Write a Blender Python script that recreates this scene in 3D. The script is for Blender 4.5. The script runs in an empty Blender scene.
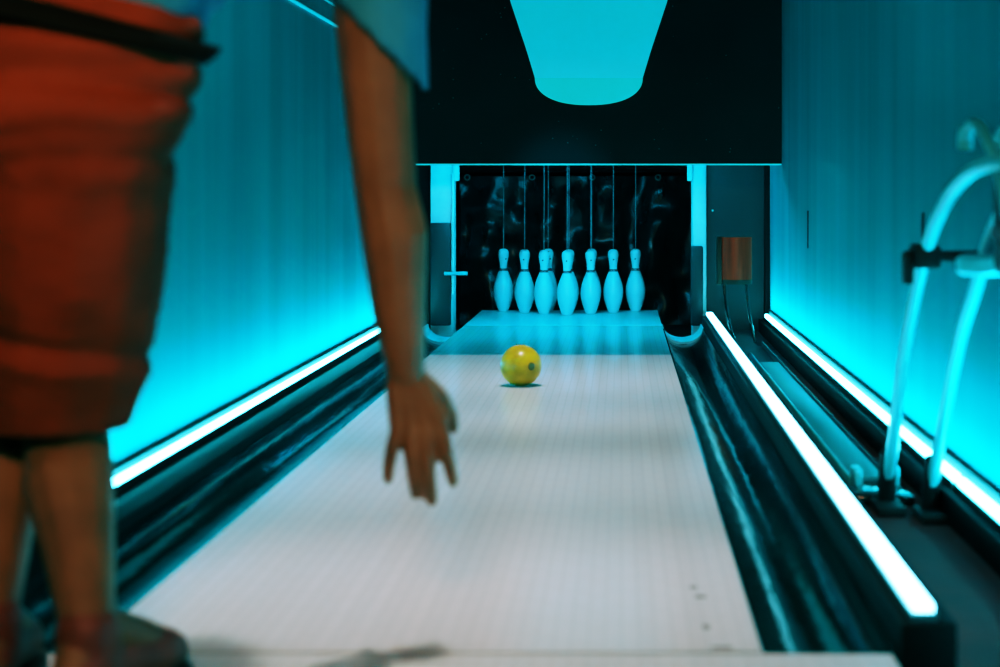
import bpy, bmesh, math, random
from mathutils import Vector, Matrix, noise

C = bpy.context.scene.collection
SC = bpy.context.scene
PI = math.pi
random.seed(4)

# ------------------------------------------------------------------ materials
def mat(name, col, rough=0.5, metal=0.0, col2=None, nscale=(8, 8, 8), bump=0.0, emit=None, estr=0.0,
        spec=0.5, coat=0.0, aniso=0.0, arot=0.0, lo=0.35, hi=0.65, detail=3):
    m = bpy.data.materials.new(name); m.use_nodes = True
    nt = m.node_tree; b = nt.nodes['Principled BSDF']
    b.inputs['Roughness'].default_value = rough
    b.inputs['Metallic'].default_value = metal
    b.inputs['Specular IOR Level'].default_value = spec
    b.inputs['Coat Weight'].default_value = coat
    b.inputs['Coat Roughness'].default_value = 0.08
    tc = nt.nodes.new('ShaderNodeTexCoord'); mp = nt.nodes.new('ShaderNodeMapping')
    mp.inputs['Scale'].default_value = nscale
    nz = nt.nodes.new('ShaderNodeTexNoise'); nz.inputs['Scale'].default_value = 1.0
    nz.inputs['Detail'].default_value = detail
    nt.links.new(tc.outputs['Object'], mp.inputs['Vector']); nt.links.new(mp.outputs['Vector'], nz.inputs['Vector'])
    cr = nt.nodes.new('ShaderNodeValToRGB')
    c2 = col2 if col2 else tuple(c * 0.82 for c in col)
    cr.color_ramp.elements[0].color = (*c2, 1); cr.color_ramp.elements[0].position = lo
    cr.color_ramp.elements[1].color = (*col, 1); cr.color_ramp.elements[1].position = hi
    nt.links.new(nz.outputs['Fac'], cr.inputs['Fac']); nt.links.new(cr.outputs['Color'], b.inputs['Base Color'])
    if bump:
        bp = nt.nodes.new('ShaderNodeBump'); bp.inputs['Strength'].default_value = bump
        bp.inputs['Distance'].default_value = 0.01
        nt.links.new(nz.outputs['Fac'], bp.inputs['Height']); nt.links.new(bp.outputs['Normal'], b.inputs['Normal'])
    if emit:
        b.inputs['Emission Color'].default_value = (*emit, 1); b.inputs['Emission Strength'].default_value = estr
    if aniso:
        b.inputs['Anisotropic'].default_value = aniso; b.inputs['Anisotropic Rotation'].default_value = arot
        tg = nt.nodes.new('ShaderNodeTangent'); tg.direction_type = 'RADIAL'; tg.axis = 'Z'
        nt.links.new(tg.outputs['Tangent'], b.inputs['Tangent'])
    return m

def add_specks(m, scale, thr, col, stren):
    """tiny scattered bright specks (dust / glitter) in a surface"""
    nt = m.node_tree; b = nt.nodes['Principled BSDF']
    tc = nt.nodes.new('ShaderNodeTexCoord')
    vo = nt.nodes.new('ShaderNodeTexVoronoi'); vo.inputs['Scale'].default_value = scale
    big = nt.nodes.new('ShaderNodeTexNoise'); big.inputs['Scale'].default_value = 5.0
    nt.links.new(tc.outputs['Object'], vo.inputs['Vector']); nt.links.new(tc.outputs['Object'], big.inputs['Vector'])
    lt = nt.nodes.new('ShaderNodeMath'); lt.operation = 'LESS_THAN'; lt.inputs[1].default_value = thr
    gt = nt.nodes.new('ShaderNodeMath'); gt.operation = 'GREATER_THAN'; gt.inputs[1].default_value = 0.53
    sep = nt.nodes.new('ShaderNodeSeparateColor')
    g2 = nt.nodes.new('ShaderNodeMath'); g2.operation = 'GREATER_THAN'; g2.inputs[1].default_value = 0.72
    mu = nt.nodes.new('ShaderNodeMath'); mu.operation = 'MULTIPLY'
    mu2 = nt.nodes.new('ShaderNodeMath'); mu2.operation = 'MULTIPLY'
    mu3 = nt.nodes.new('ShaderNodeMath'); mu3.operation = 'MULTIPLY'; mu3.inputs[1].default_value = stren
    nt.links.new(vo.outputs['Distance'], lt.inputs[0]); nt.links.new(big.outputs['Fac'], gt.inputs[0])
    nt.links.new(vo.outputs['Color'], sep.inputs['Color']); nt.links.new(sep.outputs['Red'], g2.inputs[0])
    nt.links.new(lt.outputs[0], mu.inputs[0]); nt.links.new(gt.outputs[0], mu.inputs[1])
    nt.links.new(mu.outputs[0], mu2.inputs[0]); nt.links.new(g2.outputs[0], mu2.inputs[1])
    nt.links.new(mu2.outputs[0], mu3.inputs[0])
    b.inputs['Emission Color'].default_value = (*col, 1)
    nt.links.new(mu3.outputs[0], b.inputs['Emission Strength'])

def lane_mat(name, light, dark, line, rough):
    """thin boards running down the lane with fine dashed grain"""
    m = bpy.data.materials.new(name); m.use_nodes = True
    nt = m.node_tree; b = nt.nodes['Principled BSDF']; N = nt.nodes.new; L = nt.links.new
    b.inputs['Roughness'].default_value = rough
    b.inputs['Specular IOR Level'].default_value = 0.35
    tc = N('ShaderNodeTexCoord'); sx = N('ShaderNodeSeparateXYZ'); L(tc.outputs['Object'], sx.inputs[0])
    mul = N('ShaderNodeMath'); mul.operation = 'MULTIPLY'; mul.inputs[1].default_value = 1 / 0.0267
    L(sx.outputs['X'], mul.inputs[0])
    fr = N('ShaderNodeMath'); fr.operation = 'FRACT'; L(mul.outputs[0], fr.inputs[0])
    fl = N('ShaderNodeMath'); fl.operation = 'FLOOR'; L(mul.outputs[0], fl.inputs[0])
    wn = N('ShaderNodeTexWhiteNoise'); wn.noise_dimensions = '1D'; L(fl.outputs[0], wn.inputs['W'])
    gr = N('ShaderNodeMapping'); gr.inputs['Scale'].default_value = (60, 5.0, 1); L(tc.outputs['Object'], gr.inputs[0])
    nz = N('ShaderNodeTexNoise'); nz.inputs['Scale'].default_value = 1.0; nz.inputs['Detail'].default_value = 4
    L(gr.outputs[0], nz.inputs['Vector'])
    ad = N('ShaderNodeMath'); ad.operation = 'MULTIPLY_ADD'; ad.inputs[1].default_value = 0.55
    L(wn.outputs['Value'], ad.inputs[0])
    hf = N('ShaderNodeMath'); hf.operation = 'MULTIPLY'; hf.inputs[1].default_value = 0.6
    L(nz.outputs['Fac'], hf.inputs[0]); L(hf.outputs[0], ad.inputs[2])
    mx = N('ShaderNodeMix'); mx.data_type = 'RGBA'
    mx.inputs['A'].default_value = (*dark, 1); mx.inputs['B'].default_value = (*light, 1)
    L(ad.outputs[0], mx.inputs['Factor'])
    ln = N('ShaderNodeMath'); ln.operation = 'LESS_THAN'; ln.inputs[1].default_value = 0.11; L(fr.outputs[0], ln.inputs[0])
    # short cross ticks staggered board by board
    ym = N('ShaderNodeMath'); ym.operation = 'MULTIPLY_ADD'; ym.inputs[1].default_value = 9.0
    L(sx.outputs['Y'], ym.inputs[0])
    wm = N('ShaderNodeMath'); wm.operation = 'MULTIPLY'; wm.inputs[1].default_value = 7.3; L(wn.outputs['Value'], wm.inputs[0])
    L(wm.outputs[0], ym.inputs[2])
    yf = N('ShaderNodeMath'); yf.operation = 'FRACT'; L(ym.outputs[0], yf.inputs[0])
    yl = N('ShaderNodeMath'); yl.operation = 'LESS_THAN'; yl.inputs[1].default_value = 0.12; L(yf.outputs[0], yl.inputs[0])
    yh = N('ShaderNodeMath'); yh.operation = 'MULTIPLY'; yh.inputs[1].default_value = 0.3; L(yl.outputs[0], yh.inputs[0])
    mxx = N('ShaderNodeMath'); mxx.operation = 'MAXIMUM'; L(ln.outputs[0], mxx.inputs[0]); L(yh.outputs[0], mxx.inputs[1])
    m2 = N('ShaderNodeMix'); m2.data_type = 'RGBA'; m2.inputs['B'].default_value = (*line, 1)
    L(mx.outputs['Result'], m2.inputs['A'])
    fc = N('ShaderNodeMath'); fc.operation = 'MULTIPLY'; fc.inputs[1].default_value = 0.55; L(mxx.outputs[0], fc.inputs[0])
    L(fc.outputs[0], m2.inputs['Factor']); L(m2.outputs['Result'], b.inputs['Base Color'])
    return m

M = {}
M['wall'] = mat('teal_laminate', (0.003, 0.20, 0.218), 0.24, 0.0, (0.002, 0.165, 0.18), (4, 4, 0.3), 0.03, spec=0.28, aniso=0.75, arot=0.0)
add_specks(M['wall'], 26, 0.05, (0.05, 0.7, 0.75), 0.25)
def tinted_gloss(m, col, rough, aniso):
    """diffuse laminate plus a teal tinted satin sheen"""
    nt = m.node_tree; b = nt.nodes['Principled BSDF']; out = nt.nodes['Material Output']
    b.inputs['Specular IOR Level'].default_value = 0.0
    g = nt.nodes.new('ShaderNodeBsdfAnisotropic'); g.inputs['Color'].default_value = (*col, 1)
    g.inputs['Roughness'].default_value = rough; g.inputs['Anisotropy'].default_value = aniso
    tg = nt.nodes.new('ShaderNodeTangent'); tg.direction_type = 'RADIAL'; tg.axis = 'Z'
    nt.links.new(tg.outputs['Tangent'], g.inputs['Tangent'])
    src = b.inputs['Normal'].links
    if src: nt.links.new(src[0].from_socket, g.inputs['Normal'])
    ad = nt.nodes.new('ShaderNodeAddShader')
    nt.links.new(b.outputs[0], ad.inputs[0]); nt.links.new(g.outputs[0], ad.inputs[1]); nt.links.new(ad.outputs[0], out.inputs['Surface'])
tinted_gloss(M['wall'], (0.001, 0.085, 0.095), 0.22, 0.5)
M['panel'] = mat('black_panel', (0.0015, 0.014, 0.014), 0.6, 0, None, (3, 3, 3), spec=0.06)
add_specks(M['panel'], 42, 0.10, (0.1, 0.75, 0.72), 0.22)
M['black'] = mat('black_paint', (0.004, 0.0035, 0.0035), 0.55, 0, None, (6, 6, 6), spec=0.12)
M['rubber'] = mat('black_rubber', (0.008, 0.009, 0.009), 0.6, 0, None, (20, 20, 20), spec=0.3)
M['gutter'] = mat('black_gutter_plastic', (0.003, 0.016, 0.016), 0.13, 0, (0.001, 0.006, 0.006), (9, 2.2, 9), 0.45, spec=0.40)
M['ledge'] = mat('dark_ledge', (0.002, 0.003, 0.003), 0.5, 0, (0.001, 0.0015, 0.0015), (10, 3, 10), 0.1, spec=0.05)
M['concrete'] = mat('dark_floor', (0.085, 0.008, 0.007), 0.85, 0, (0.045, 0.004, 0.0035), (7, 7, 7), 0.15)
M['approach'] = lane_mat('approach_boards', (0.60, 0.585, 0.58), (0.54, 0.525, 0.525), (0.42, 0.40, 0.40), 0.35)
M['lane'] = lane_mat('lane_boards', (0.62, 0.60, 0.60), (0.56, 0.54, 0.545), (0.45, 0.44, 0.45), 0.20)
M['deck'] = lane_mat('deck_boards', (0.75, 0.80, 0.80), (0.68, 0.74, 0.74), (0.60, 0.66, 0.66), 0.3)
M['groove'] = mat('foul_groove', (0.16, 0.16, 0.16), 0.6)
M['mark'] = mat('lane_mark', (0.13, 0.11, 0.10), 0.6)
M['led'] = mat('led_diffuser', (0.5, 0.9, 0.9), 0.4, emit=(0.060, 0.90, 1.05), estr=50.0)
M['ledwide'] = mat('wide_led_diffuser', (0.5, 0.9, 0.9), 0.4, emit=(0.22, 0.95, 1.1), estr=11.0)
M['rope'] = mat('dim_light_line', (0.1, 0.4, 0.45), 0.4, emit=(0.0, 0.45, 0.55), estr=0.7)
M['alu'] = mat('aluminium', (0.08, 0.22, 0.24), 0.4, 0.7)
M['deckled'] = mat('deck_lamp', (0.3, 0.9, 0.9), 0.4, emit=(0.0, 0.66, 1.0), estr=120.0)
M['edge'] = mat('lit_edge', (0.2, 0.6, 0.6), 0.4, emit=(0.0, 0.55, 0.6), estr=0.6)
M['pinw'] = mat('white_pin', (0.55, 0.80, 0.82), 0.3, 0, (0.50, 0.77, 0.79), (5, 5, 5), coat=0.3)
M['pinband'] = mat('red_neck_band', (0.16, 0.015, 0.015), 0.4)
M['cord'] = mat('pin_cord', (0.12, 0.20, 0.21), 0.6)
M['graphic'] = mat('pin_print', (0.10, 0.66, 0.70), 0.5, 0, (0.09, 0.60, 0.65), (3, 3, 0.6), emit=(0.005, 0.60, 0.66), estr=0.55)  # cyan light on the white print painted in as colour and glow
M['graphicband'] = mat('pin_print_base', (0.06, 0.60, 0.58), 0.5, 0, None, (3, 3, 1), emit=(0.0, 0.56, 0.52), estr=0.68)  # base band of the print, its light put in as glow
M['post'] = mat('white_post', (0.62, 0.74, 0.74), 0.45)
M['plate'] = mat('dark_teal_plate', (0.002, 0.018, 0.019), 0.5, 0.0, (0.0015, 0.013, 0.014), (6, 6, 2))
M['curtain'] = mat('black_vinyl', (0.006, 0.012, 0.011), 0.22, 0, (0.003, 0.006, 0.006), (16, 4, 5), 0.3, spec=0.2)
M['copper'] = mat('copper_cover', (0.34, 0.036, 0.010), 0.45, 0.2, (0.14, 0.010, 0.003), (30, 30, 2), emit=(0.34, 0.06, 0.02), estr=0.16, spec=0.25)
M['copperdark'] = mat('dark_copper', (0.06, 0.03, 0.02), 0.5, 0.5)
M['steel'] = mat('painted_steel_tube', (0.10, 0.70, 0.78), 0.3, 0.2, None, (5, 5, 5))
M['track'] = mat('track_plate', (0.03, 0.17, 0.185), 0.4, 0.1, (0.02, 0.13, 0.14), (5, 1, 5))
M['ringm'] = mat('hook_ring', (0.3, 0.45, 0.42), 0.3, 0.8)
M['darkred'] = mat('dark_red', (0.10, 0.012, 0.01), 0.4)

# yellow marbled ball
def ball_mat():
    m = mat('yellow_ball', (0.50, 0.31, 0.010), 0.3, 0, (0.34, 0.21, 0.008), (14, 14, 14), spec=0.3, lo=0.38, hi=0.58, detail=5)
    return m
M['ball'] = ball_mat()
M['ballmark'] = mat('ball_dark_mark', (0.10, 0.10, 0.012), 0.3)
M['skin'] = mat('skin', (0.20, 0.092, 0.038), 0.5, 0, (0.15, 0.066, 0.026), (14, 14, 14), spec=0.35)
M['shorts'] = mat('rust_cotton', (0.20, 0.033, 0.009), 0.85, 0, (0.15, 0.024, 0.006), (9, 9, 16), 0.25, spec=0.15)
M['shirt'] = mat('pale_blue_cotton', (0.05, 0.24, 0.36), 0.85, 0, (0.035, 0.19, 0.29), (12, 12, 12), 0.2, spec=0.15)
M['hemshade'] = mat('hem_shade_dark', (0.016, 0.006, 0.004), 0.9, spec=0.05)  # shade below the shirt hem put into a dark colour
M['shoe'] = mat('brown_leather', (0.20, 0.036, 0.012), 0.6, 0, (0.12, 0.022, 0.008), (16, 16, 16))
M['sole'] = mat('dark_sole', (0.02, 0.012, 0.008), 0.7)
M['hair'] = mat('dark_hair', (0.025, 0.014, 0.008), 0.55, 0, (0.012, 0.007, 0.004), (60, 60, 10), 0.5)
M['eyew'] = mat('eye', (0.75, 0.72, 0.68), 0.2)
M['eyed'] = mat('iris', (0.04, 0.02, 0.01), 0.2)
M['ceil'] = mat('dark_ceiling', (0.012, 0.02, 0.02), 0.8)

# ------------------------------------------------------------------ helpers
def box(bm, x0, x1, y0, y1, z0, z1, bev=0.0):
    vs = [bm.verts.new((x, y, z)) for x in (x0, x1) for y in (y0, y1) for z in (z0, z1)]
    q = [(0, 1, 3, 2), (4, 6, 7, 5), (0, 4, 5, 1), (2, 3, 7, 6), (0, 2, 6, 4), (1, 5, 7, 3)]
    fs = [bm.faces.new([vs[i] for i in f]) for f in q]
    if bev:
        es = list({e for f in fs for e in f.edges})
        bmesh.ops.bevel(bm, geom=es, offset=bev, segments=2, affect='EDGES', profile=0.5)

def smooth_path(pts, n=8):
    P = [Vector(p) for p in pts]
    if len(P) < 3: return P
    out = []
    for i in range(len(P) - 1):
        p0 = P[i - 1] if i else P[0] * 2 - P[1]
        p1, p2 = P[i], P[i + 1]
        p3 = P[i + 2] if i + 2 < len(P) else P[-1] * 2 - P[-2]
        for k in range(n):
            t = k / n
            out.append(0.5 * ((2 * p1) + (p2 - p0) * t + (2 * p0 - 5 * p1 + 4 * p2 - p3) * t * t + (3 * p1 - p0 - 3 * p2 + p3) * t ** 3))
    out.append(P[-1])
    return out

def tube(bm, pts, r, seg=12, round_ends=True):
    n = len(pts); rings = []; pts = [Vector(p) for p in pts]
    rs = r if isinstance(r, (list, tuple)) else [r] * n
    t0 = (pts[1] - pts[0]).normalized()
    up = Vector((1, 0, 0)) if abs(t0.x) < 0.9 else Vector((0, 0, 1))
    u = t0.cross(up).normalized()
    for i, p in enumerate(pts):
        t = (pts[min(i + 1, n - 1)] - pts[max(i - 1, 0)]).normalized()
        u = (u - t * u.dot(t)).normalized(); v = t.cross(u)
        rings.append([bm.verts.new(p + (u * math.cos(2 * PI * k / seg) + v * math.sin(2 * PI * k / seg)) * rs[i]) for k in range(seg)])
    for a, b in zip(rings, rings[1:]):
        for k in range(seg):
            bm.faces.new((a[k], a[(k + 1) % seg], b[(k + 1) % seg], b[k]))
    bm.faces.new(rings[0][::-1]); bm.faces.new(rings[-1])

def lathe(bm, prof, seg=32, cx=0, cy=0):
    rings = []
    for r, z in prof:
        rings.append([bm.verts.new((cx + r * math.cos(2 * PI * k / seg), cy + r * math.sin(2 * PI * k / seg), z)) for k in range(seg)])
    for a, b in zip(rings, rings[1:]):
        for k in range(seg):
            bm.faces.new((a[k], a[(k + 1) % seg], b[(k + 1) % seg], b[k]))
    bm.faces.new(rings[0][::-1]); bm.faces.new(rings[-1])

def prism_y(bm, outline, y0, y1):
    """closed outline in XZ extruded along Y"""
    a = [bm.verts.new((x, y0, z)) for x, z in outline]; b = [bm.verts.new((x, y1, z)) for x, z in outline]
    n = len(outline)
    for i in range(n): bm.faces.new((a[i], a[(i + 1) % n], b[(i + 1) % n], b[i]))
    bm.faces.new(a[::-1]); bm.faces.new(b)

def finish(bm, smooth):
    bmesh.ops.recalc_face_normals(bm, faces=bm.faces)
    if smooth:
        for f in bm.faces: f.smooth = True
        if smooth != 'all':
            for e in bm.edges:
                if len(e.link_faces) == 2 and e.calc_face_angle(0) > 0.7: e.smooth = False

def obj(name, build, m, parent=None, smooth=True, origin=None):
    bm = bmesh.new(); build(bm); finish(bm, smooth)
    if origin is not None: bmesh.ops.translate(bm, verts=bm.verts, vec=-Vector(origin))
    me = bpy.data.meshes.new(name); bm.to_mesh(me); bm.free(); me.materials.append(m)
    o = bpy.data.objects.new(name, me); C.objects.link(o)
    if origin is not None: o.location = origin
    if parent: o.parent = parent
    return o

def tag(o, label, cat, group=None):
    o['label'] = label; o['category'] = cat
    if group: o['group'] = group
    return o

def thing(name, label, cat, loc=(0, 0, 0), group=None):
    o = bpy.data.objects.new(name, None); C.objects.link(o); o.location = loc; o.empty_display_size = 0.1
    return tag(o, label, cat, group)

def struct(name, build, m, smooth=False):
    o = obj(name, build, m, None, smooth); o['kind'] = 'structure'
    return o

def bx(*a, **k): return lambda bm: box(bm, *a, **k)

# ------------------------------------------------------------------ dimensions (metres; lane runs along +Y, lane top at z=0)
LX0, LX1 = -0.825, 0.216          # lane edges
FOUL, DECK, END = 2.575, 8.9, 10.06
WL, WR = -1.18, 0.80              # wall faces
GUT = 0.214                       # gutter width
CEIL = 3.3
PANEL_Y, PANEL_Z = 8.45, 0.834

# ------------------------------------------------------------------ the room
struct('floor', bx(-1.6, 1.3, -2.5, 11.6, -0.40, -0.15), M['concrete'])
o = struct('floor_approach', bx(WL, 0.41, -2.5, FOUL, -0.15, 0.0), M['approach'])
o = struct('floor_channel', bx(0.41, WR, -2.5, 9.2, -0.15, -0.05), M['concrete'])
struct('ceiling', bx(-1.6, 1.3, -2.5, 11.6, CEIL, CEIL + 0.1), M['ceil'])
def wl(bm): box(bm, WL - 0.1, WL, -2.5, 11.4, -0.15, CEIL)
wall_left = struct('wall_left', wl, M['wall'])
def wr(bm): box(bm, WR, WR + 0.1, -2.5, 9.13, -0.15, CEIL)
wall_right = struct('wall_right', wr, M['wall'])
for (y, z0, z1) in ((7.27, 0.46, 0.62), (4.5, 0.55, 0.645)):
    obj('wall_slot', bx(WR - 0.003, WR + 0.01, y - 0.012, y + 0.012, z0, z1), M['black'], wall_right, False)
struct('wall_back', bx(-1.3, 1.2, 11.4, 11.5, -0.15, CEIL), M['black'])
struct('wall_rear', bx(-1.6, 1.3, -2.6, -2.5, -0.15, CEIL), M['ceil'])
struct('wall_side', bx(WR, WR + 0.1, 9.25, 11.4, -0.15, CEIL), M['black'])
# dark kick strips just above the light bars
struct('baseboard_left', bx(WL, WL + 0.014, 2.6, 9.1, 0.042, 0.060), M['black'])
struct('baseboard_right', bx(WR - 0.012, WR, 1.2, 9.1, 0.045, 0.068), M['black'])
# added cross beam, out of frame above, that cuts the ceiling light on the lane
struct('trim_1', bx(WL, WR, 6.40, 6.55, 1.52, CEIL), M['ceil'])

# ------------------------------------------------------------------ lane
lane = thing('bowling_lane', 'pale narrow-boarded bowling lane running from foul line to pins', 'bowling lane', ((LX0 + LX1) / 2, FOUL, 0))
def child(o, t):
    o.parent = t; o.matrix_parent_inverse = Matrix.Translation(-Vector(t.location)); return o
child(obj('lane_surface', bx(LX0, LX1, FOUL + 0.018, DECK, -0.15, 0.0, bev=0.003), M['lane'], None, False), lane)
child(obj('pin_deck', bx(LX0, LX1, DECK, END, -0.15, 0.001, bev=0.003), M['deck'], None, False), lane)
child(obj('foul_line', bx(LX0, LX1, FOUL, FOUL + 0.018, -0.15, -0.001), M['groove'], None, False), lane)
for (x, y, w, l) in ((0.138, 2.94, 0.020, 0.012), (0.137, 2.735, 0.011, 0.020), (0.155, 2.61, 0.030, 0.010), (0.128, 3.01, 0.012, 0.010)):
    child(obj('floor_mark', bx(x - w / 2, x + w / 2, y - l / 2, y + l / 2, 0.0, 0.0012), M['mark'], None, False), lane)

# ------------------------------------------------------------------ gutters
def gutter_build(x0, x1, y0, y1, depth=0.085, rim=0.006, t=0.006):
    def f(bm):
        n = 18; top = []; w = x1 - x0
        top.append((x0, -0.008))
        for i in range(n + 1):
            a = PI * i / n
            top.append((x0 + rim + (w - 2 * rim) * (1 - math.cos(a)) / 2, -depth * math.sin(a) - 0.008))
        top.append((x1, -0.008))
        prism_y(bm, top + [(x1, -depth - 0.02), (x0, -depth - 0.02)], y0, y1)
    return f
def gutter_faces(x0, x1, y0, y1):
    return gutter_build(x0, x1, y0, y1)
for (x0, x1, side, lab) in ((LX1 + 0.001, LX1 + GUT, 'right', 'glossy black ball gutter right of the lane beside the bright light bar'),
                            (LX0 - GUT, LX0 - 0.001, 'left', 'glossy black ball gutter left of the lane below the left wall')):
    g = thing('ball_gutter', lab, 'gutter', ((x0 + x1) / 2, FOUL, 0), 'gutters beside the lane')
    child(obj('trough', gutter_build(x0, x1, FOUL + 0.005, 8.82), M['gutter']), g)
    e = child(obj('trough_end', gutter_build(x0, x1, 8.82, 9.12, depth=0.07), M['post']), g)
    e['label'] = 'pale lit end piece of the gutter'

# left ledge + light bar
obj_ledge = tag(obj('wall_ledge', bx(WL, LX0 - GUT - 0.001, FOUL + 0.005, 9.1, -0.15, 0.015, bev=0.006), M['ledge']),
                'dark glossy ledge between left gutter and left wall', 'ledge')
def light_bar(name, label, x0, x1, y0, y1, z0, z1, group='cyan light bars', m='led', shade_lip=0):
    t = thing(name, label, 'light bar', ((x0 + x1) / 2, y0, z0), group)
    child(obj('housing', bx(x0 - 0.004, x1 + 0.004, y0 - 0.006, y1 + 0.006, z0, z0 + 0.012), M['alu'], None, False), t)
    if shade_lip:  # added lip that shades the ledge from the bar
        e = x1 + 0.0045 if shade_lip > 0 else x0 - 0.0045
        child(obj('shade_lip', bx(min(e, e + shade_lip * 0.004), max(e, e + shade_lip * 0.004), y0 - 0.006, y1 + 0.006, z0, z1 - 0.014), M['black'], None, False), t)
    def dif(bm): box(bm, x0, x1, y0, y1, z0 + 0.012, z1, bev=0.003)
    child(obj('diffuser', dif, M[m], None, True), t)
    return t
light_bar('light_bar', 'glowing cyan light bar along the foot of the left wall', -1.156, -1.146, 3.80, 9.05, 0.015, 0.05, shade_lip=1)
# divider with light bar on top
tag(obj('lane_divider', bx(LX1 + GUT + 0.001, 0.520, 2.62, 9.1, -0.15, 0.035, bev=0.006), M['black']),
    'long black divider carrying a light bar right of the right gutter', 'divider')
light_bar('light_bar', 'wide glowing light bar on top of the black divider right of the lane', 0.454, 0.487, 2.64, 9.05, 0.035, 0.06, m='ledwide')
tag(obj('wall_ledge', bx(0.735, WR, 1.2, 9.1, -0.05, 0.02, bev=0.006), M['ledge']), 'black ledge along the foot of the right wall', 'ledge')
light_bar('light_bar', 'glowing light bar at right wall foot, far section up to the gap', 0.766, 0.783, 3.915, 9.05, 0.02, 0.05, shade_lip=-1)
light_bar('light_bar', 'glowing light bar at right wall foot, near section behind the curved tubes', 0.766, 0.783, 1.25, 3.875, 0.02, 0.05, shade_lip=-1)

# thin light lines high on the left wall
for k, (z, rr) in enumerate(((1.385, .006), (1.465, .004), (1.500, .004))):
    struct('trim_%d' % (k + 2), lambda bm, z=z, rr=rr: tube(bm, [(WL + rr, 3.0, z), (WL + rr, 8.44, z)], rr, 8), M['rope'], True)

# ------------------------------------------------------------------ masking panel with the big printed pin
pan = thing('masking_panel', 'large black speckled panel hanging over the pins with printed giant pin', 'panel', (-0.19, PANEL_Y, PANEL_Z))
child(obj('board', bx(WL + 0.001, WR - 0.001, PANEL_Y, PANEL_Y + 0.04, PANEL_Z + 0.006, CEIL), M['panel'], None, False), pan)
child(obj('edge_strip', bx(-1.02, WR - 0.003, PANEL_Y - 0.003, PANEL_Y + 0.04, PANEL_Z, PANEL_Z + 0.0065), M['edge'], None, False), pan)
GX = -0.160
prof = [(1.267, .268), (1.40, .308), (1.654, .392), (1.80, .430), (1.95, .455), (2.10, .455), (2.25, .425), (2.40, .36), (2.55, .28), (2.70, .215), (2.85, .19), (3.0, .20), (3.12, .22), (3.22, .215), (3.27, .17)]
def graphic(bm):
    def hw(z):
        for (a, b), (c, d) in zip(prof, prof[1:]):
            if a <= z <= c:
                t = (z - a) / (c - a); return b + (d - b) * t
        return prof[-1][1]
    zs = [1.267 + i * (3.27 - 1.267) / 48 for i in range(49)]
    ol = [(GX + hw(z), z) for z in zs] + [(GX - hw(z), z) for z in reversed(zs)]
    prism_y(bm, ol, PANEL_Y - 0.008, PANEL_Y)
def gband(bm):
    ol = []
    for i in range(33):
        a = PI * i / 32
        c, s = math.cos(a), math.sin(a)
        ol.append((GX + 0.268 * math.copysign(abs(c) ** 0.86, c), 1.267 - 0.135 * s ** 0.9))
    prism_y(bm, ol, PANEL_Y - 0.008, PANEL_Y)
g = child(obj('pin_print', graphic, M['graphic']), pan); g['label'] = 'body of the giant printed pin, cyan glow painted in'
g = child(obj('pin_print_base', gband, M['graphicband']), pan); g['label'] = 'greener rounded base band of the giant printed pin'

# lamp tube hidden behind the panel lighting the pins
lh = child(obj('lamp_housing', bx(-0.92, 0.40, PANEL_Y + 0.04, 8.70, 0.93, 0.96), M['alu'], None, False), pan)
lt = obj('lamp_tube', lambda bm: tube(bm, [(-0.88, 8.62, 0.885), (0.36, 8.62, 0.885)], 0.02, 12), M['deckled'], lh)
lt.matrix_parent_inverse = Matrix.Identity(4)
lt.matrix_parent_inverse = (Matrix.Translation(pan.location) @ lh.matrix_parent_inverse).inverted()

# ------------------------------------------------------------------ pit: posts, curtain, recess
pl = thing('side_post', 'cyan lit post with dark lower guard left of the pins', 'post', (-0.96, 9.2, 0), 'posts beside the pins')
child(obj('column', bx(-1.03, -0.905, 9.18, 9.34, -0.15, 1.0, bev=0.012), M['post']), pl)
child(obj('guard', bx(-1.028, -0.916, 9.15, 9.18, -0.02, 0.535, bev=0.01), M['plate']), pl)
child(obj('edge_rod', lambda bm: tube(bm, [(-0.905, 9.16, 0.15), (-0.905, 9.16, 0.80)], 0.008, 8), M['post']), pl)
child(obj('sensor_rod', lambda bm: tube(bm, [(-0.95, 9.14, 0.262), (-0.825, 9.14, 0.262)], 0.010, 8), M['steel']), pl)
child(obj('bracket', bx(-0.905, -0.875, 9.16, 9.22, 0.76, 0.85, bev=0.004), M['post']), pl)
pr = thing('side_post', 'cyan lit post with dark lower guard between pins and copper cover', 'post', (0.42, 9.2, 0), 'posts beside the pins')
child(obj('column', bx(0.385, 0.462, 9.18, 9.34, -0.15, 1.0, bev=0.012), M['post']), pr)
child(obj('guard', bx(0.375, 0.442, 9.14, 9.18, -0.02, 0.41, bev=0.01), M['plate']), pr)
child(obj('bracket', bx(0.358, 0.385, 9.16, 9.22, 0.76, 0.85, bev=0.004), M['post']), pr)

rec = thing('recess_plate', 'dark teal metal plate in the recess behind the copper cover', 'plate', (0.63, 9.22, 0))
child(obj('plate', bx(0.463, 0.775, 9.22, 9.25, -0.15, 1.0), M['plate'], None, False), rec)
child(obj('screw', lambda bm: bmesh.ops.create_uvsphere(bm, u_segments=10, v_segments=6, radius=0.006, matrix=Matrix.Translation((0.497, 9.218, 0.60))), M['edge']), rec)
tag(obj('corner_strip', bx(0.775, 0.799, 9.14, 9.24, -0.05, 1.0), M['black'], None, False), 'black vertical strip at the far end of the right wall', 'strip')

tag(obj('pit_cabinet', lambda bm: (box(bm, -1.17, -1.035, 9.3, 9.5, -0.15, 1.4), box(bm, 0.40, 0.79, 9.36, 11.3, -0.15, 1.4) if False else None), M['black'], None, False),
    'black side board left of the pin opening by the wall', 'board')

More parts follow.
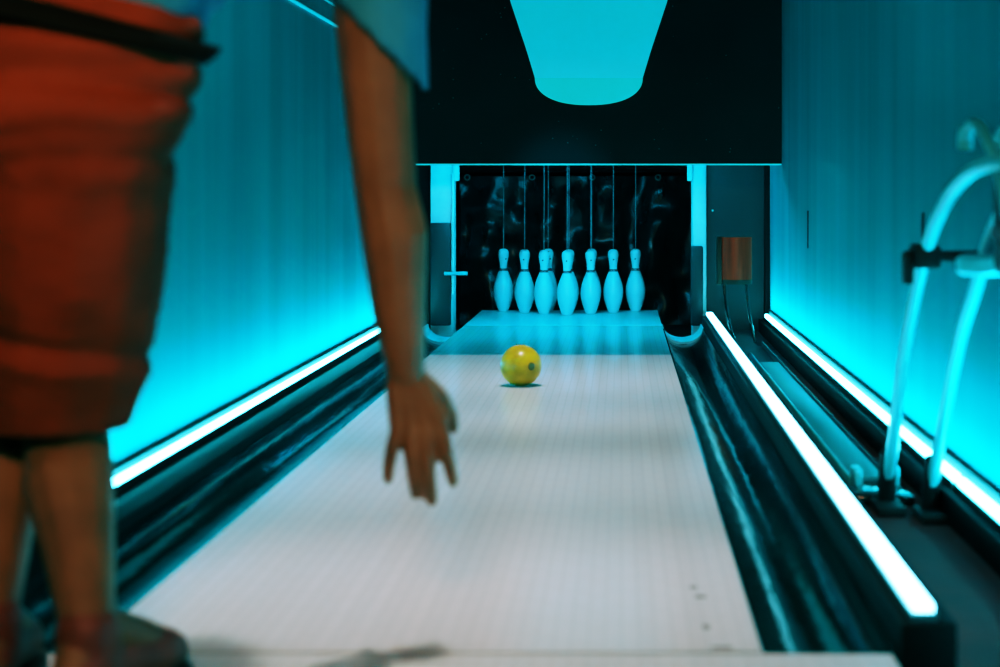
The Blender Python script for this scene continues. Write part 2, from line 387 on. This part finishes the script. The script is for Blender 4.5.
def curtain(bm):
    nx, nz = 120, 40; x0, x1, z0, z1 = -1.02, 0.60, -0.14, 0.80; rows = []
    for j in range(nz + 1):
        z = z0 + (z1 - z0) * j / nz; row = []
        for i in range(nx + 1):
            x = x0 + (x1 - x0) * i / nx
            y = 10.75 + 0.020 * math.sin(x * 17 + 0.6 * math.sin(z * 5)) + 0.05 * (noise.noise(Vector((x * 3.0, z * 3.0, 1.7))) ) + 0.02 * noise.noise(Vector((x * 8, z * 9, 5.0)))
            row.append(bm.verts.new((x, y, z)))
        rows.append(row)
    for a, b in zip(rows, rows[1:]):
        for i in range(nx): bm.faces.new((a[i], a[i + 1], b[i + 1], b[i]))
cur = thing('pit_curtain', 'glossy black vinyl curtain hanging behind the bowling pins', 'curtain', (-0.2, 10.75, -0.14))
child(obj('vinyl_sheet', curtain, M['curtain'], None, 'all'), cur)
child(obj('curtain_bar', lambda bm: tube(bm, [(-1.03, 10.74, 0.835), (0.62, 10.74, 0.835)], 0.012, 8), M['black']), cur)
def torus(bm, c, R, r, ax='Y'):
    pts = [(c[0] + R * math.cos(a), c[1], c[2] + R * math.sin(a)) for a in [2 * PI * k / 20 for k in range(20)]]
    rings = []
    for k in range(20):
        a = 2 * PI * k / 20; d = Vector((math.cos(a), 0, math.sin(a))); p = Vector(pts[k])
        rings.append([bm.verts.new(p + d * r * math.cos(b) + Vector((0, r * math.sin(b), 0))) for b in [2 * PI * j / 8 for j in range(8)]])
    for k in range(20):
        a, b = rings[k], rings[(k + 1) % 20]
        for j in range(8): bm.faces.new((a[j], a[(j + 1) % 8], b[(j + 1) % 8], b[j]))
for x in (-0.965, -0.558, -0.182, 0.232):
    child(obj('ring', lambda bm, x=x: torus(bm, (x, 10.66, 0.792), 0.016, 0.004), M['ringm']), cur)

# ------------------------------------------------------------------ bowling pins on cords
PH = 0.367
def pin_profile():
    k = PH / 0.381
    raw = [(0.0, .0), (.024, .0), (.0285, .003), (.0330, .012), (.0405, .03), (.0495, .058), (.0565, .085), (.0590, .108), (.0605, .118), (.0600, .128), (.0585, .150),
           (.0525, .178), (.0440, .205), (.0345, .229), (.0265, .248), (.0232, .262), (.0226, .272), (.0230, .282), (.0250, .298), (.0285, .318), (.0318, .337),
           (.0325, .347), (.0318, .358), (.0285, .368), (.0220, .376), (.0130, .380), (.0, .381)]
    return [(max(r, 0.0005) * k * 1.0, z * k) for r, z in raw]
def band(bm):
    k = PH / 0.381
    lathe(bm, [(.0272 * k, .247 * k), (.0250 * k, .2545 * k), (.0238 * k, .262 * k)], 28)
def cordf(bm): tube(bm, [(0, 0, PH - 0.002), (0.001, 0, PH + 0.35), (0, 0, PH + 0.75)], 0.0024, 6)
def emblem(bm):
    bmesh.ops.create_uvsphere(bm, u_segments=10, v_segments=6, radius=0.0065, matrix=Matrix.Translation((0.004, -0.0262, 0.309)) @ Matrix.Diagonal((1, .35, 1, 1)))
proto = thing('bowling_pin', '', 'bowling pin', (0, 0, 0.001), 'pins standing in a triangle on the lane')
obj('pin_body', lambda bm: lathe(bm, pin_profile(), 36), M['pinw'], proto)
obj('neck_band', band, M['pinband'], proto); obj('cord', cordf, M['cord'], proto); obj('emblem', emblem, M['pinband'], proto)
def dup(root, loc, label):
    r = root.copy(); C.objects.link(r); r.location = loc; r['label'] = label
    for ch in list(root.children):
        c = ch.copy(); C.objects.link(c); c.parent = r
    return r
PX, DX, PY, DY = -0.302, 0.1275, 9.65, 0.105
spots = [(0, 0, 'front white bowling pin alone at the head of the triangle'),
         (-1, 1, 'white bowling pin in second row, left behind the front pin'),
         (1, 1, 'white bowling pin in second row, right behind the front pin'),
         (-2, 2, 'white bowling pin second from left, left end of third row'),
         (0, 2, 'white bowling pin hidden directly behind the front pin'),
         (2, 2, 'white bowling pin second from right, right end of third row'),
         (-3, 3, 'leftmost white bowling pin, left end of back row'),
         (-1, 3, 'back row bowling pin peeking out behind the third pin from left'),
         (1, 3, 'back row bowling pin behind the third pin from right'),
         (3, 3, 'rightmost white bowling pin, right end of back row')]
for i, (c, r, lab) in enumerate(spots):
    jx = {1: -0.012, 2: 0.0, 7: 0.004, 0: -0.004}.get(i, 0.0)
    loc = (PX + c * DX * (1 + 0.004 * r) + jx, PY + r * DY, 0.001)
    if i == 0: proto.location = loc; proto['label'] = lab; p = proto
    else: p = dup(proto, loc, lab)
    p.rotation_euler = (0, 0, random.uniform(-0.5, 0.5))

# ------------------------------------------------------------------ ball
BR = 0.0745
ball = tag(obj('bowling_ball', lambda bm: bmesh.ops.create_uvsphere(bm, u_segments=48, v_segments=32, radius=BR), M['ball'], None, 'all'),
           'yellow marbled bowling ball rolling down the middle of the lane', 'bowling ball')
ball.location = (-0.361, 6.13 + 0.0, BR + 0.0003)
def bmark(bm):
    for (ax, az) in ((0.60, 0.03),):
        d = Vector((math.sin(ax) * math.cos(az), -math.cos(ax) * math.cos(az), math.sin(az)))
        mt = Matrix.Translation(d * (BR - 0.0015)) @ d.to_track_quat('Z', 'Y').to_matrix().to_4x4() @ Matrix.Diagonal((1, 1, .22, 1))
        bmesh.ops.create_uvsphere(bm, u_segments=14, v_segments=8, radius=0.015, matrix=mt)
mk = obj('dark_spot', bmark, M['ballmark'], ball)

# ------------------------------------------------------------------ ball return: copper cover, track, lift rails
cc = thing('return_cover', 'copper half-round cover on two bent tube legs in the right recess', 'cover', (0.57, 8.5, 0.245))
def cover(bm):
    n = 20; ol = []
    for i in range(n + 1):
        a = PI * i / n; ol.append((0.571 - 0.086 * math.cos(a), 8.52 - 0.075 * math.sin(a)))
    lo = [bm.verts.new((x, y, 0.262)) for x, y in ol]; hi = [bm.verts.new((x, y, 0.475)) for x, y in ol]
    for i in range(n): bm.faces.new((lo[i], lo[i + 1], hi[i + 1], hi[i]))
    bm.faces.new((lo[-1], lo[0], hi[0], hi[-1])); bm.faces.new(hi); bm.faces.new(lo[::-1])
child(obj('cover_shell', cover, M['copper']), cc)
def skirt(bm):
    n = 20; ol = [(0.571 - 0.086 * math.cos(PI * i / n), 8.52 - 0.076 * math.sin(PI * i / n)) for i in range(n + 1)]
    lo = [bm.verts.new((x, y, 0.240)) for x, y in ol]; hi = [bm.verts.new((x, y, 0.262)) for x, y in ol]
    for i in range(n): bm.faces.new((lo[i], lo[i + 1], hi[i + 1], hi[i]))
    bm.faces.new((lo[-1], lo[0], hi[0], hi[-1])); bm.faces.new(hi); bm.faces.new(lo[::-1])
child(obj('skirt', skirt, M['copperdark']), cc)
child(obj('clip', bx(0.478, 0.502, 8.47, 8.56, 0.24, 0.478, bev=0.004), M['copperdark']), cc)
for pts in ([(.515, 8.48, .25), (.520, 8.46, .15), (.534, 8.38, .05), (.548, 8.2, -.02), (.553, 8.05, -.042)],
            [(.625, 8.50, .25), (.632, 8.49, .15), (.645, 8.47, .06), (.665, 8.45, -.035), (.668, 8.44, -.049)]):
    child(obj('leg', lambda bm, pts=pts: tube(bm, smooth_path(pts), 0.008, 10), M['gutter']), cc)

tr = thing('return_track', 'flat teal ball return track on the channel floor between two light bars', 'ball return track', (0.63, 4.35, -0.05))
child(obj('track_plate', bx(0.585, 0.678, 4.35, 7.3, -0.048, -0.030, bev=0.004), M['track']), tr)
child(obj('side_rail', bx(0.576, 0.584, 4.30, 7.6, -0.049, -0.018, bev=0.002), M['steel']), tr)
child(obj('side_rail', bx(0.679, 0.686, 4.30, 8.2, -0.049, -0.022, bev=0.002), M['plate']), tr)
child(obj('end_bracket', bx(0.580, 0.600, 4.22, 4.30, -0.049, 0.01, bev=0.004), M['steel']), tr)
child(obj('end_bracket', bx(0.672, 0.690, 4.20, 4.32, -0.049, 0.02, bev=0.004), M['steel']), tr)
child(obj('cross_plate', bx(0.56, 0.70, 4.05, 4.20, -0.049, -0.025, bev=0.004), M['gutter']), tr)

lift = thing('ball_lift', 'pale curved tube rails of the ball lift standing by the right wall', 'ball lift', (0.67, 3.95, -0.05))
R1 = [(.628, 4.00, .03), (.630, 3.95, .10), (.630, 3.77, .35), (.630, 3.52, .57), (.630, 3.31, .675), (.630, 3.11, .728), (.630, 2.90, .748), (.630, 2.6, .742), (.630, 1.9, .72)]
R2 = [(.713, 3.90, .03), (.715, 3.86, .08), (.715, 3.607, .365), (.715, 3.43, .50), (.715, 3.294, .607), (.715, 3.15, .68), (.715, 2.98, .73), (.715, 2.75, .748), (.715, 2.5, .742), (.715, 1.9, .72)]
for R in (R1, R2):
    child(obj('rail', lambda bm, R=R: tube(bm, smooth_path(R), 0.0145, 14), M['steel']), lift)
for x, y in ((.628, 4.0), (.713, 3.9)):
    child(obj('rail_foot', lambda bm, x=x, y=y: (tube(bm, smooth_path([(x, y - .02, .09), (x, y + .01, .02), (x, y + 0.03, -.045)]), 0.021, 12), box(bm, x - .035, x + .03, y - .08, y + .06, -.05, -.028, bev=.004)), M['rubber']), lift)
for x, y in ((.630, 3.10), (.715, 3.19)):
    G = [(x, y + .012, .778), (x, y + .005, .806), (x, y - .05, .822), (x, y - .12, .812), (x, y - .20, .775), (x, y - .28, .72), (x, y - .33, .66)]
    child(obj('guard_rod', lambda bm, G=G: tube(bm, smooth_path(G), [0.015] * 10 + [0.010] * 39, 12), M['steel']), lift)
child(obj('clamp', lambda bm: (box(bm, .588, .80, 3.515, 3.545, .555, .578, bev=.005), box(bm, .603, .657, 3.48, 3.57, .542, .592, bev=.008), box(bm, .585, .603, 3.50, 3.55, .51, .575, bev=.004)), M['rubber']), lift)
def cplate(bm):
    lathe(bm, [(.02, -.02), (.052, -.02), (.062, -.012), (.062, .012), (.052, .02), (.02, .02)], 28)
    bmesh.ops.translate(bm, verts=bm.verts, vec=(.705, 3.26, .560))
child(obj('clamp_plate', cplate, M['steel']), lift)
child(obj('motor_box', bx(.64, .76, 2.65, 2.93, .56, .735, bev=.012), M['rubber']), lift)
child(obj('motor_stripe', bx(.638, .762, 2.75, 2.934, .62, .64), M['darkred'], None, False), lift)
child(obj('stand', lambda bm: (box(bm, .65, .75, 1.95, 2.05, -.05, .71, bev=.01), box(bm, .60, .78, 1.85, 2.15, -.05, -.03, bev=.005)), M['rubber']), lift)

# ------------------------------------------------------------------ the bowler
def ball_at(bm, c, r, sc=(1, 1, 1), rot=None):
    mt = Matrix.Translation(c) @ (rot.to_4x4() if rot else Matrix.Identity(4)) @ Matrix.Diagonal((r * sc[0], r * sc[1], r * sc[2], 1))
    bmesh.ops.create_icosphere(bm, subdivisions=3, radius=1.0, matrix=mt)
def limb(bm, pts, rs):
    """tapered chain of overlapping balls joined by cones"""
    for (p, q), (r, s) in zip(zip(pts, pts[1:]), zip(rs, rs[1:])):
        p, q = Vector(p), Vector(q); n = max(2, int((q - p).length / (min(r, s) * 0.22)))
        for i in range(n + 1):
            t = i / n; ball_lo(bm, p.lerp(q, t), r + (s - r) * t)
def ball_lo(bm, c, r):
    bmesh.ops.create_icosphere(bm, subdivisions=2, radius=r, matrix=Matrix.Translation(c))
def remeshed(name, build, voxel, m, parent, smooth_it=4, post=None, sub=None):
    bm = bmesh.new(); build(bm); me = bpy.data.meshes.new(name + '_raw'); bm.to_mesh(me); bm.free()
    o = bpy.data.objects.new(name, me); C.objects.link(o)
    md = o.modifiers.new('r', 'REMESH'); md.mode = 'VOXEL'; md.voxel_size = voxel; md.use_remove_disconnected = False
    s = o.modifiers.new('s', 'SMOOTH'); s.iterations = smooth_it; s.factor = 0.5
    dg = bpy.context.evaluated_depsgraph_get(); ev = o.evaluated_get(dg)
    new = bpy.data.meshes.new_from_object(ev); o.modifiers.clear(); o.data = new; bpy.data.meshes.remove(me); new.name = name
    if post:
        b = bmesh.new(); b.from_mesh(new); post(b); b.to_mesh(new); b.free()
    for p in new.polygons: p.use_smooth = True
    new.materials.clear(); new.materials.append(m)
    if parent: child(o, parent)
    return o

HIP = Vector((-.77, 2.35, .87)); NECK = Vector((-.475, 2.68, 1.185))
RSH, REL, RWR = Vector((-.388, 2.60, 1.055)), Vector((-.366, 2.64, .705)), Vector((-.336, 2.65, .425))
LSH, LEL, LWR = Vector((-.60, 2.79, 1.315)), Vector((-.86, 2.66, 1.27)), Vector((-1.03, 2.48, 1.16))
RH, RK, RA = Vector((-.745, 2.36, .77)), Vector((-.830, 2.55, .375)), Vector((-.722, 2.30, .115))
LH, LK, LA = Vector((-.865, 2.36, .80)), Vector((-.955, 2.70, .43)), Vector((-.875, 2.36, .115))
def spine(t):
    mid = (HIP + NECK) * .5 + Vector((-.115, -.02, .105))
    return HIP * (1 - t) ** 2 + mid * 2 * t * (1 - t) + NECK * t * t
HEAD = Vector((-.425, 2.86, 1.345))
FWD = Vector((.10, .93, -.36)).normalized(); TORS = (NECK - HIP).normalized()
UPH = (HEAD - NECK).normalized()
SIDE = FWD.cross(UPH).normalized(); UPH = SIDE.cross(FWD).normalized()
HR = Matrix((SIDE, FWD, UPH)).transposed()            # head axes: x right, y face, z up

def mirror_hand(W, d, side):  # simple left hand, relaxed
    pass

def body(bm):
    # legs
    limb(bm, [RH, RH.lerp(RK, .5), RK], [.085, .078, .056]); limb(bm, [LH, LH.lerp(LK, .5), LK], [.092, .078, .056])
    for K, A, back in ((RK, RA, Vector((.0, -.022, -.012))), (LK, LA, Vector((0, -.022, -.012)))):
        mid = K.lerp(A, .32) + back
        limb(bm, [K, mid, K.lerp(A, .68) + back * .3, A], [.060, .066, .050, .038])
    for A, toe in ((RA, Vector((-.650, 2.46, .035))), (LA, Vector((-.890, 2.53, .035)))):
        heel = A + (A - toe).normalized() * .03; heel.z = .045
        limb(bm, [A, heel], [.034, .034]); limb(bm, [A, A.lerp(toe, .6), toe], [.034, .034, .026])
    # trunk
    for t, rx, ry in ((0.0, .150, .108), (.18, .135, .105), (.36, .132, .105), (.55, .135, .108), (.72, .142, .112), (.88, .130, .10)):
        c = spine(t); sd = ((RSH - LSH).normalized() * t + Vector((1, 0, -.12)) * (1 - t)).normalized()
        up = TORS; fw = up.cross(sd).normalized(); sd = fw.cross(up).normalized()
        ball_at(bm, c, 1, (rx, ry, .10), Matrix((sd, fw, up)).transposed())
    limb(bm, [RSH, NECK - TORS * .04, LSH], [.062, .075, .062])
    limb(bm, [NECK, HEAD - UPH * .06], [.060, .054])
    # head: skull, jaw, nose, ears, brow, lips
    H = lambda x, y, z: HEAD + HR @ Vector((x, y, z))
    ball_at(bm, H(0, -.012, .03), 1, (.076, .092, .088), HR); ball_at(bm, H(0, .022, -.035), 1, (.060, .066, .078), HR)
    ball_at(bm, H(0, .058, -.085), 1, (.030, .028, .026), HR)
    limb(bm, [H(0, .086, .012), H(0, .108, -.024)], [.009, .014]); ball_at(bm, H(.012, .098, -.03), .009); ball_at(bm, H(-.012, .098, -.03), .009)
    for s in (-1, 1):
        ball_at(bm, H(s * .076, -.005, -.005), 1, (.010, .019, .031), HR)
        ball_at(bm, H(s * .032, .079, .026), 1, (.022, .010, .008), HR)
    ball_at(bm, H(0, .086, -.058), 1, (.024, .008, .006), HR); ball_at(bm, H(0, .084, -.068), 1, (.021, .009, .007), HR)
    # arms
    limb(bm, [RSH, RSH.lerp(REL, .45) , REL], [.062, .057, .050])
    limb(bm, [REL, REL.lerp(RWR, .25) + Vector((.006, 0, 0)), REL.lerp(RWR, .65), RWR], [.050, .054, .044, .032])
    limb(bm, [LSH, LSH.lerp(LEL, .5), LEL], [.060, .050, .043])
    limb(bm, [LEL, LEL.lerp(LWR, .3), LWR], [.043, .044, .029])
    # right hand: back of the hand to the camera, palm towards the pins
    P = lambda x, z, y=2.65: Vector((x, y, z))
    for (x0, z0, x1, z1) in ((-.350, .400, -.347, .340), (-.336, .405, -.325, .335), (-.326, .405, -.303, .335), (-.320, .405, -.283, .345)):
        limb(bm, [P(x0, z0), P(x1, z1, 2.645)], [.019, .0155])
    fingers = [[(-.346, 2.645, .338), (-.356, 2.640, .300), (-.362, 2.650, .272), (-.365, 2.666, .250)],
               [(-.325, 2.643, .332), (-.324, 2.634, .288), (-.322, 2.644, .255), (-.321, 2.664, .226)],
               [(-.303, 2.643, .332), (-.300, 2.632, .284), (-.298, 2.642, .248), (-.297, 2.664, .217)],
               [(-.283, 2.645, .341), (-.272, 2.636, .300), (-.266, 2.646, .270), (-.263, 2.664, .246)]]
    for i, f in enumerate(fingers):
        r0 = (.0118, .0130, .0134, .0128)[i]
        limb(bm, [Vector(p) for p in f], [r0 * 1.12, r0, r0 * .92, r0 * .8])
    limb(bm, [P(-.318, .405, 2.665), P(-.287, .375, 2.685), P(-.271, .347, 2.705), P(-.267, .323, 2.712)], [.020, .0165, .0125, .0105])
    # left hand: relaxed, out to the side for balance
    d = (LWR - LEL).normalized(); sd = d.cross(Vector((0, 0, 1))).normalized(); dn = sd.cross(d).normalized()
    Q = lambda a, b, c: LWR + d * a + sd * b + dn * c
    for k, b in enumerate((-.032, -.011, .011, .032)):
        limb(bm, [Q(.01, b * .5, 0), Q(.085, b, 0)], [.019, .015])
        ln = (.062, .072, .066, .050)[k]
        limb(bm, [Q(.085, b, 0), Q(.085 + ln * .5, b * 1.15, -.006), Q(.085 + ln * .85, b * 1.2, -.018), Q(.085 + ln, b * 1.2, -.034)], [.0115, .0108, .0098, .0086])
    limb(bm, [Q(.02, -.02, -.01), Q(.055, -.055, -.02), Q(.085, -.066, -.026), Q(.105, -.068, -.032)], [.019, .0155, .012, .010])

person = thing('person', 'person in rust shorts bending forward with right arm hanging after releasing ball', 'person', (-.80, 2.36, 0))
pb = remeshed('body', body, 0.0045, M['skin'], person, 5)

def fold(v, n):
    """cloth folds: mostly horizontal creases near the crotch and the hem"""
    z = v.z; a = 0.0
    q = v.x * 1.4 + v.y * .8
    for (z0, w, amp, sl) in ((.905, .022, .016, .10), (.862, .018, -.020, .12), (.825, .020, .012, -.10), (.775, .016, -.014, .05), (.728, .022, .010, -.08), (.60, .03, .006, .2), (.475, .014, -.014, -.18), (.445, .02, .010, -.2)):
        t = (z - z0 - sl * (v.x + .75) + .012 * noise.noise(Vector((q * 6, z * 4, 2)))) / w
        a += .5 * amp * math.exp(-t * t)
    return a + .004 + .006 * noise.noise(Vector((v.x * 9, v.y * 9, v.z * 14)))
def displace(b):
    b.normal_update()
    for v in b.verts: v.co = v.co + v.normal * fold(v.co, v.normal)
    bmesh.ops.smooth_vert(b, verts=b.verts, factor=0.5)
def shorts(bm):
    RHEM, LHEM = Vector((-.840, 2.51, .375)), LH.lerp(LK, .95)
    sd = Vector((1, 0, -.12)).normalized()
    limb(bm, [Vector((-.755, 2.35, .77)), Vector((-.778, 2.41, .62)), Vector((-.804, 2.47, .48)), RHEM], [.130, .130, .124, .114])
    limb(bm, [LH + Vector((.0, 0, -.02)), LH.lerp(LK, .5), LHEM], [.122, .118, .108])
    for (dz, rx, ry) in ((-.06, .19, .145), (.0, .19, .145), (.05, .170, .132)):
        ball_at(bm, HIP + TORS * dz * .4 + Vector((0, 0, dz)), 1, (rx, ry, .075))
    limb(bm, [Vector((-.635, 2.33, .865)), Vector((-.655, 2.34, .82))], [.045, .035])      # slack pocket at the right hip
def shorts_post(b):
    displace(b)
    ax = (RK - RH).normalized(); cut = [v for v in b.verts if v.co.z < .352 and v.co.x > -.95]
    bmesh.ops.delete(b, geom=cut, context='VERTS')
    bmesh.ops.bisect_plane(b, geom=b.verts[:] + b.edges[:] + b.faces[:], plane_co=(-.80, 2.35, .985), plane_no=(.20, 0, 1), clear_outer=True)
so = remeshed('shorts', shorts, 0.009, M['shorts'], person, 3, shorts_post)

def shade_band(bm):  # dark band painted in for the fold shadow under the shirt hem
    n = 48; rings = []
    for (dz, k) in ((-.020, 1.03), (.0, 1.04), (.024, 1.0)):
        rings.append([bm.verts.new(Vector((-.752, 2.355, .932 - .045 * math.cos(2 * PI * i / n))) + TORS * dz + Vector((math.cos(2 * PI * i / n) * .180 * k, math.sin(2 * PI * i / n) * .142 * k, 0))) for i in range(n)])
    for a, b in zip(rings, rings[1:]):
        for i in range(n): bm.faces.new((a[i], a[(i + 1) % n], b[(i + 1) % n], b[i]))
wb = obj('hem_shade_band', shade_band, M['hemshade'], None, 'all'); child(wb, so)
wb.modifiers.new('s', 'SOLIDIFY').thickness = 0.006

def shirt(bm):
    for t, rx, ry in ((.20, .165, .140), (.34, .155, .130), (.48, .150, .126), (.62, .155, .128), (.76, .160, .130), (.90, .150, .115)):
        c = spine(t); sd = ((RSH - LSH).normalized() * t + Vector((1, 0, -.12)) * (1 - t)).normalized()
        up = TORS; fw = up.cross(sd).normalized(); sd = fw.cross(up).normalized()
        ball_at(bm, c, 1, (rx, ry, .095), Matrix((sd, fw, up)).transposed())
    limb(bm, [RSH, NECK - TORS * .05, LSH], [.078, .088, .078])
    limb(bm, [Vector((-.640, 2.335, .978)), Vector((-.70, 2.34, 1.0)), Vector((-.80, 2.35, 1.05))], [.062, .085, .115])
    limb(bm, [RSH + Vector((.012, 0, .0)), Vector((-.368, 2.61, .93)), Vector((-.362, 2.62, .80))], [.078, .076, .072])
    limb(bm, [LSH, LSH.lerp(LEL, .55)], [.078, .074])
def shirt_post(b):
    b.normal_update()
    for v in b.verts: v.co = v.co + v.normal * .009 * noise.noise(v.co * 11)
    pn = Vector((-.70, 0, -.71)).normalized(); pp = Vector((-.360, 2.61, .915))
    cut = [v for v in b.verts if v.co.x > -.47 and v.co.z < 1.0 and (v.co - pp).dot(pn) > 0]
    bmesh.ops.delete(b, geom=cut, context='VERTS')
    lp = LSH.lerp(LEL, .78); ln = (LEL - LSH).normalized()
    cut = [v for v in b.verts if (v.co - lp).dot(ln) > 0 and (v.co - lp).length < .15]
    bmesh.ops.delete(b, geom=cut, context='VERTS')
    cut = [v for v in b.verts if (v.co - (NECK + UPH * .03)).dot(UPH) > 0 and (v.co - NECK).length < .16]
    bmesh.ops.delete(b, geom=cut, context='VERTS')
sh = remeshed('shirt', shirt, 0.009, M['shirt'], person, 4, shirt_post)
sh.modifiers.new('s', 'SOLIDIFY').thickness = 0.004

def shoe_pts(A, toe):
    d = (toe - A); d.z = 0; d.normalize()
    heel = Vector((A.x, A.y, 0)) - d * .045; tp = Vector((toe.x, toe.y, 0)) + d * .02
    return d, heel, tp
for A, toe, lab in ((RA, Vector((-.650, 2.46, 0)), 'right'), (LA, Vector((-.890, 2.53, 0)), 'left')):
    d, heel, tp = shoe_pts(A, toe); L = (tp - heel).length; s = d.cross(Vector((0, 0, 1)))
    def upper(bm, A=A, d=d, heel=heel, tp=tp, L=L):
        z = Vector((0, 0, 1))
        limb(bm, [heel + d * .03 + z * .055, heel + d * L * .45 + z * .055, heel + d * L * .72 + z * .045, tp - d * .03 + z * .040], [.040, .040, .043, .032])
        limb(bm, [A + z * -.01, heel + d * .05 + z * .06], [.045, .044])
    def upper_post(b):
        for v in b.verts: v.co.z = max(v.co.z, .014)
        b.normal_update()
    u = remeshed('shoe', upper, 0.007, M['shoe'], person, 3, upper_post)
    def sole(bm, d=d, heel=heel, L=L, s=s):
        ol = []
        for i in range(40):
            a = 2 * PI * i / 40; t = .5 - .5 * math.cos(a); w = .042 * (abs(math.sin(a)) ** .55) * (1 + .18 * math.sin((t - .25) * PI))
            ol.append(heel + d * (t * (L + .0)) + s * math.copysign(w, math.sin(a)))
        lo = [bm.verts.new(p + Vector((0, 0, .0008))) for p in ol]; hi = [bm.verts.new(p + Vector((0, 0, .018))) for p in ol]
        for i in range(40): bm.faces.new((lo[i], lo[(i + 1) % 40], hi[(i + 1) % 40], hi[i]))
        bm.faces.new(lo[::-1]); bm.faces.new(hi)
    so_ = obj('sole', sole, M['sole']); child(so_, person)
    so_.parent = u; so_.matrix_parent_inverse = (Matrix.Translation(person.location) @ u.matrix_parent_inverse).inverted()

def hair(bm):
    H = lambda x, y, z: HEAD + HR @ Vector((x, y, z))
    ball_at(bm, H(0, -.022, .045), 1, (.084, .096, .088), HR); ball_at(bm, H(0, -.055, -.005), 1, (.074, .055, .070), HR)
    ball_at(bm, H(0, .045, .095), 1, (.060, .040, .028), HR)
def hair_post(b):
    for v in b.verts: v.co = v.co + v.normal * .004 * noise.noise(v.co * 45)
ha = remeshed('hair', hair, 0.007, M['hair'], person, 2, hair_post)
for s in (-1, 1):
    e = obj('eye', lambda bm, s=s: ball_at(bm, HEAD + HR @ Vector((s * .031, .0725, .010)), .0118), M['eyew'], None, 'all'); child(e, person)
    ir = obj('iris', lambda bm, s=s: ball_at(bm, HEAD + HR @ Vector((s * .031, .0800, .009)), .0052), M['eyed'], None, 'all')
    ir.parent = e; ir.matrix_parent_inverse = (Matrix.Translation(person.location) @ e.matrix_parent_inverse).inverted()

# ------------------------------------------------------------------ lights
def light(kind, name, loc, energy, col, aim=None, **k):
    l = bpy.data.lights.new(name, kind); l.energy = energy; l.color = col
    for a, b in k.items(): setattr(l, a, b)
    o = bpy.data.objects.new(name, l); C.objects.link(o); o.location = loc
    if aim is not None: o.rotation_euler = (Vector(aim) - Vector(loc)).to_track_quat('-Z', 'Y').to_euler()
    return o
for k, (ly, ty, e) in enumerate(((3.35, 2.55, 250), (3.6, 3.6, 230), (4.7, 4.7, 250), (5.2, 5.9, 270), (5.45, 6.8, 300))):
    light('SPOT', 'ceiling_spot', (-.10 if k == 0 else -.30, ly, 3.1), e, (1.0, .99, .90) if k == 0 else (.88, 1.0, .95), (-.30, ty, 0), spot_size=math.radians(47), spot_blend=1.0, shadow_soft_size=.04)
for nm, x, y0, y1, z, tx in (('wall_wash_left', -1.135, 3.8, 9.05, .056, -1.36), ('wall_wash_right', .758, 1.3, 9.05, .056, .98)):
    o = light('AREA', nm, (x, (y0 + y1) / 2, z), 47 * (y1 - y0) / 5.2, (0, .80, 1.0), (tx, (y0 + y1) / 2, .65), shape='RECTANGLE', size=.02, size_y=y1 - y0, spread=math.radians(95))
    zz = Vector((x - tx, 0, z - .65)).normalized(); yy = Vector((0, 1, 0)); o.rotation_euler = Matrix((yy.cross(zz), yy, zz)).transposed().to_euler()
light('AREA', 'warm_fill', (-.35, -.6, 2.1), 9.5, (1.0, .62, .36), (-.7, 2.5, .85), shape='DISK', size=.5, spread=math.radians(55))  # added warm fill from behind the camera onto the bowler

light('SPOT', 'pin_fill', (-.30, 6.62, 1.56), 170, (0, .66, 1.0), (-.30, 9.75, .12), spot_size=math.radians(17), spot_blend=.6, shadow_soft_size=.08)  # added cyan fill behind the beam to brighten the pin fronts
w = bpy.data.worlds.new('world'); SC.world = w; w.use_nodes = True
w.node_tree.nodes['Background'].inputs[0].default_value = (0.0, 0.02, 0.022, 1); w.node_tree.nodes['Background'].inputs[1].default_value = 0.3

# ------------------------------------------------------------------ camera
cd = bpy.data.cameras.new('camera'); cam = bpy.data.objects.new('camera', cd); C.objects.link(cam); SC.camera = cam
cam.location = (0, 0, 0.70); cam.rotation_euler = (PI / 2, 0, 0)
cd.sensor_width = 36; cd.lens = 61.2; cd.shift_x = -0.121; cd.shift_y = -0.1415
cd.clip_start = 0.05; cd.clip_end = 60
cd.dof.use_dof = True; cd.dof.focus_distance = 8.3; cd.dof.aperture_fstop = 2.9
SC.view_settings.view_transform = 'Standard'; SC.view_settings.look = 'None'
SC.cycles.use_denoising = True
SC.cycles.max_bounces = 8; SC.cycles.sample_clamp_indirect = 6

# photographic grade: deep, slightly crushed shadows, red lifted last
vs = SC.view_settings; vs.use_curve_mapping = True
cm = vs.curve_mapping
def curve(i, pts):
    c = cm.curves[i].points
    c[0].location = pts[0]; c[1].location = pts[-1]
    for p in pts[1:-1]: c.new(*p)
W = 3.0
cm.white_level = (W, W, W)
curve(0, [(0, 0), (.04 / W, .008), (.12 / W, .085), (.25 / W, .225), (.5 / W, .455), (1 / W, .74), (1.6 / W, .97), (1, 1)])
curve(1, [(0, 0), (.04 / W, .024), (.2 / W, .185), (.5 / W, .46), (1 / W, .70), (2 / W, .90), (1, .97)])
curve(2, [(0, 0), (.04 / W, .024), (.2 / W, .185), (.5 / W, .50), (1 / W, .82), (2 / W, .96), (1, 1)])
cm.update()
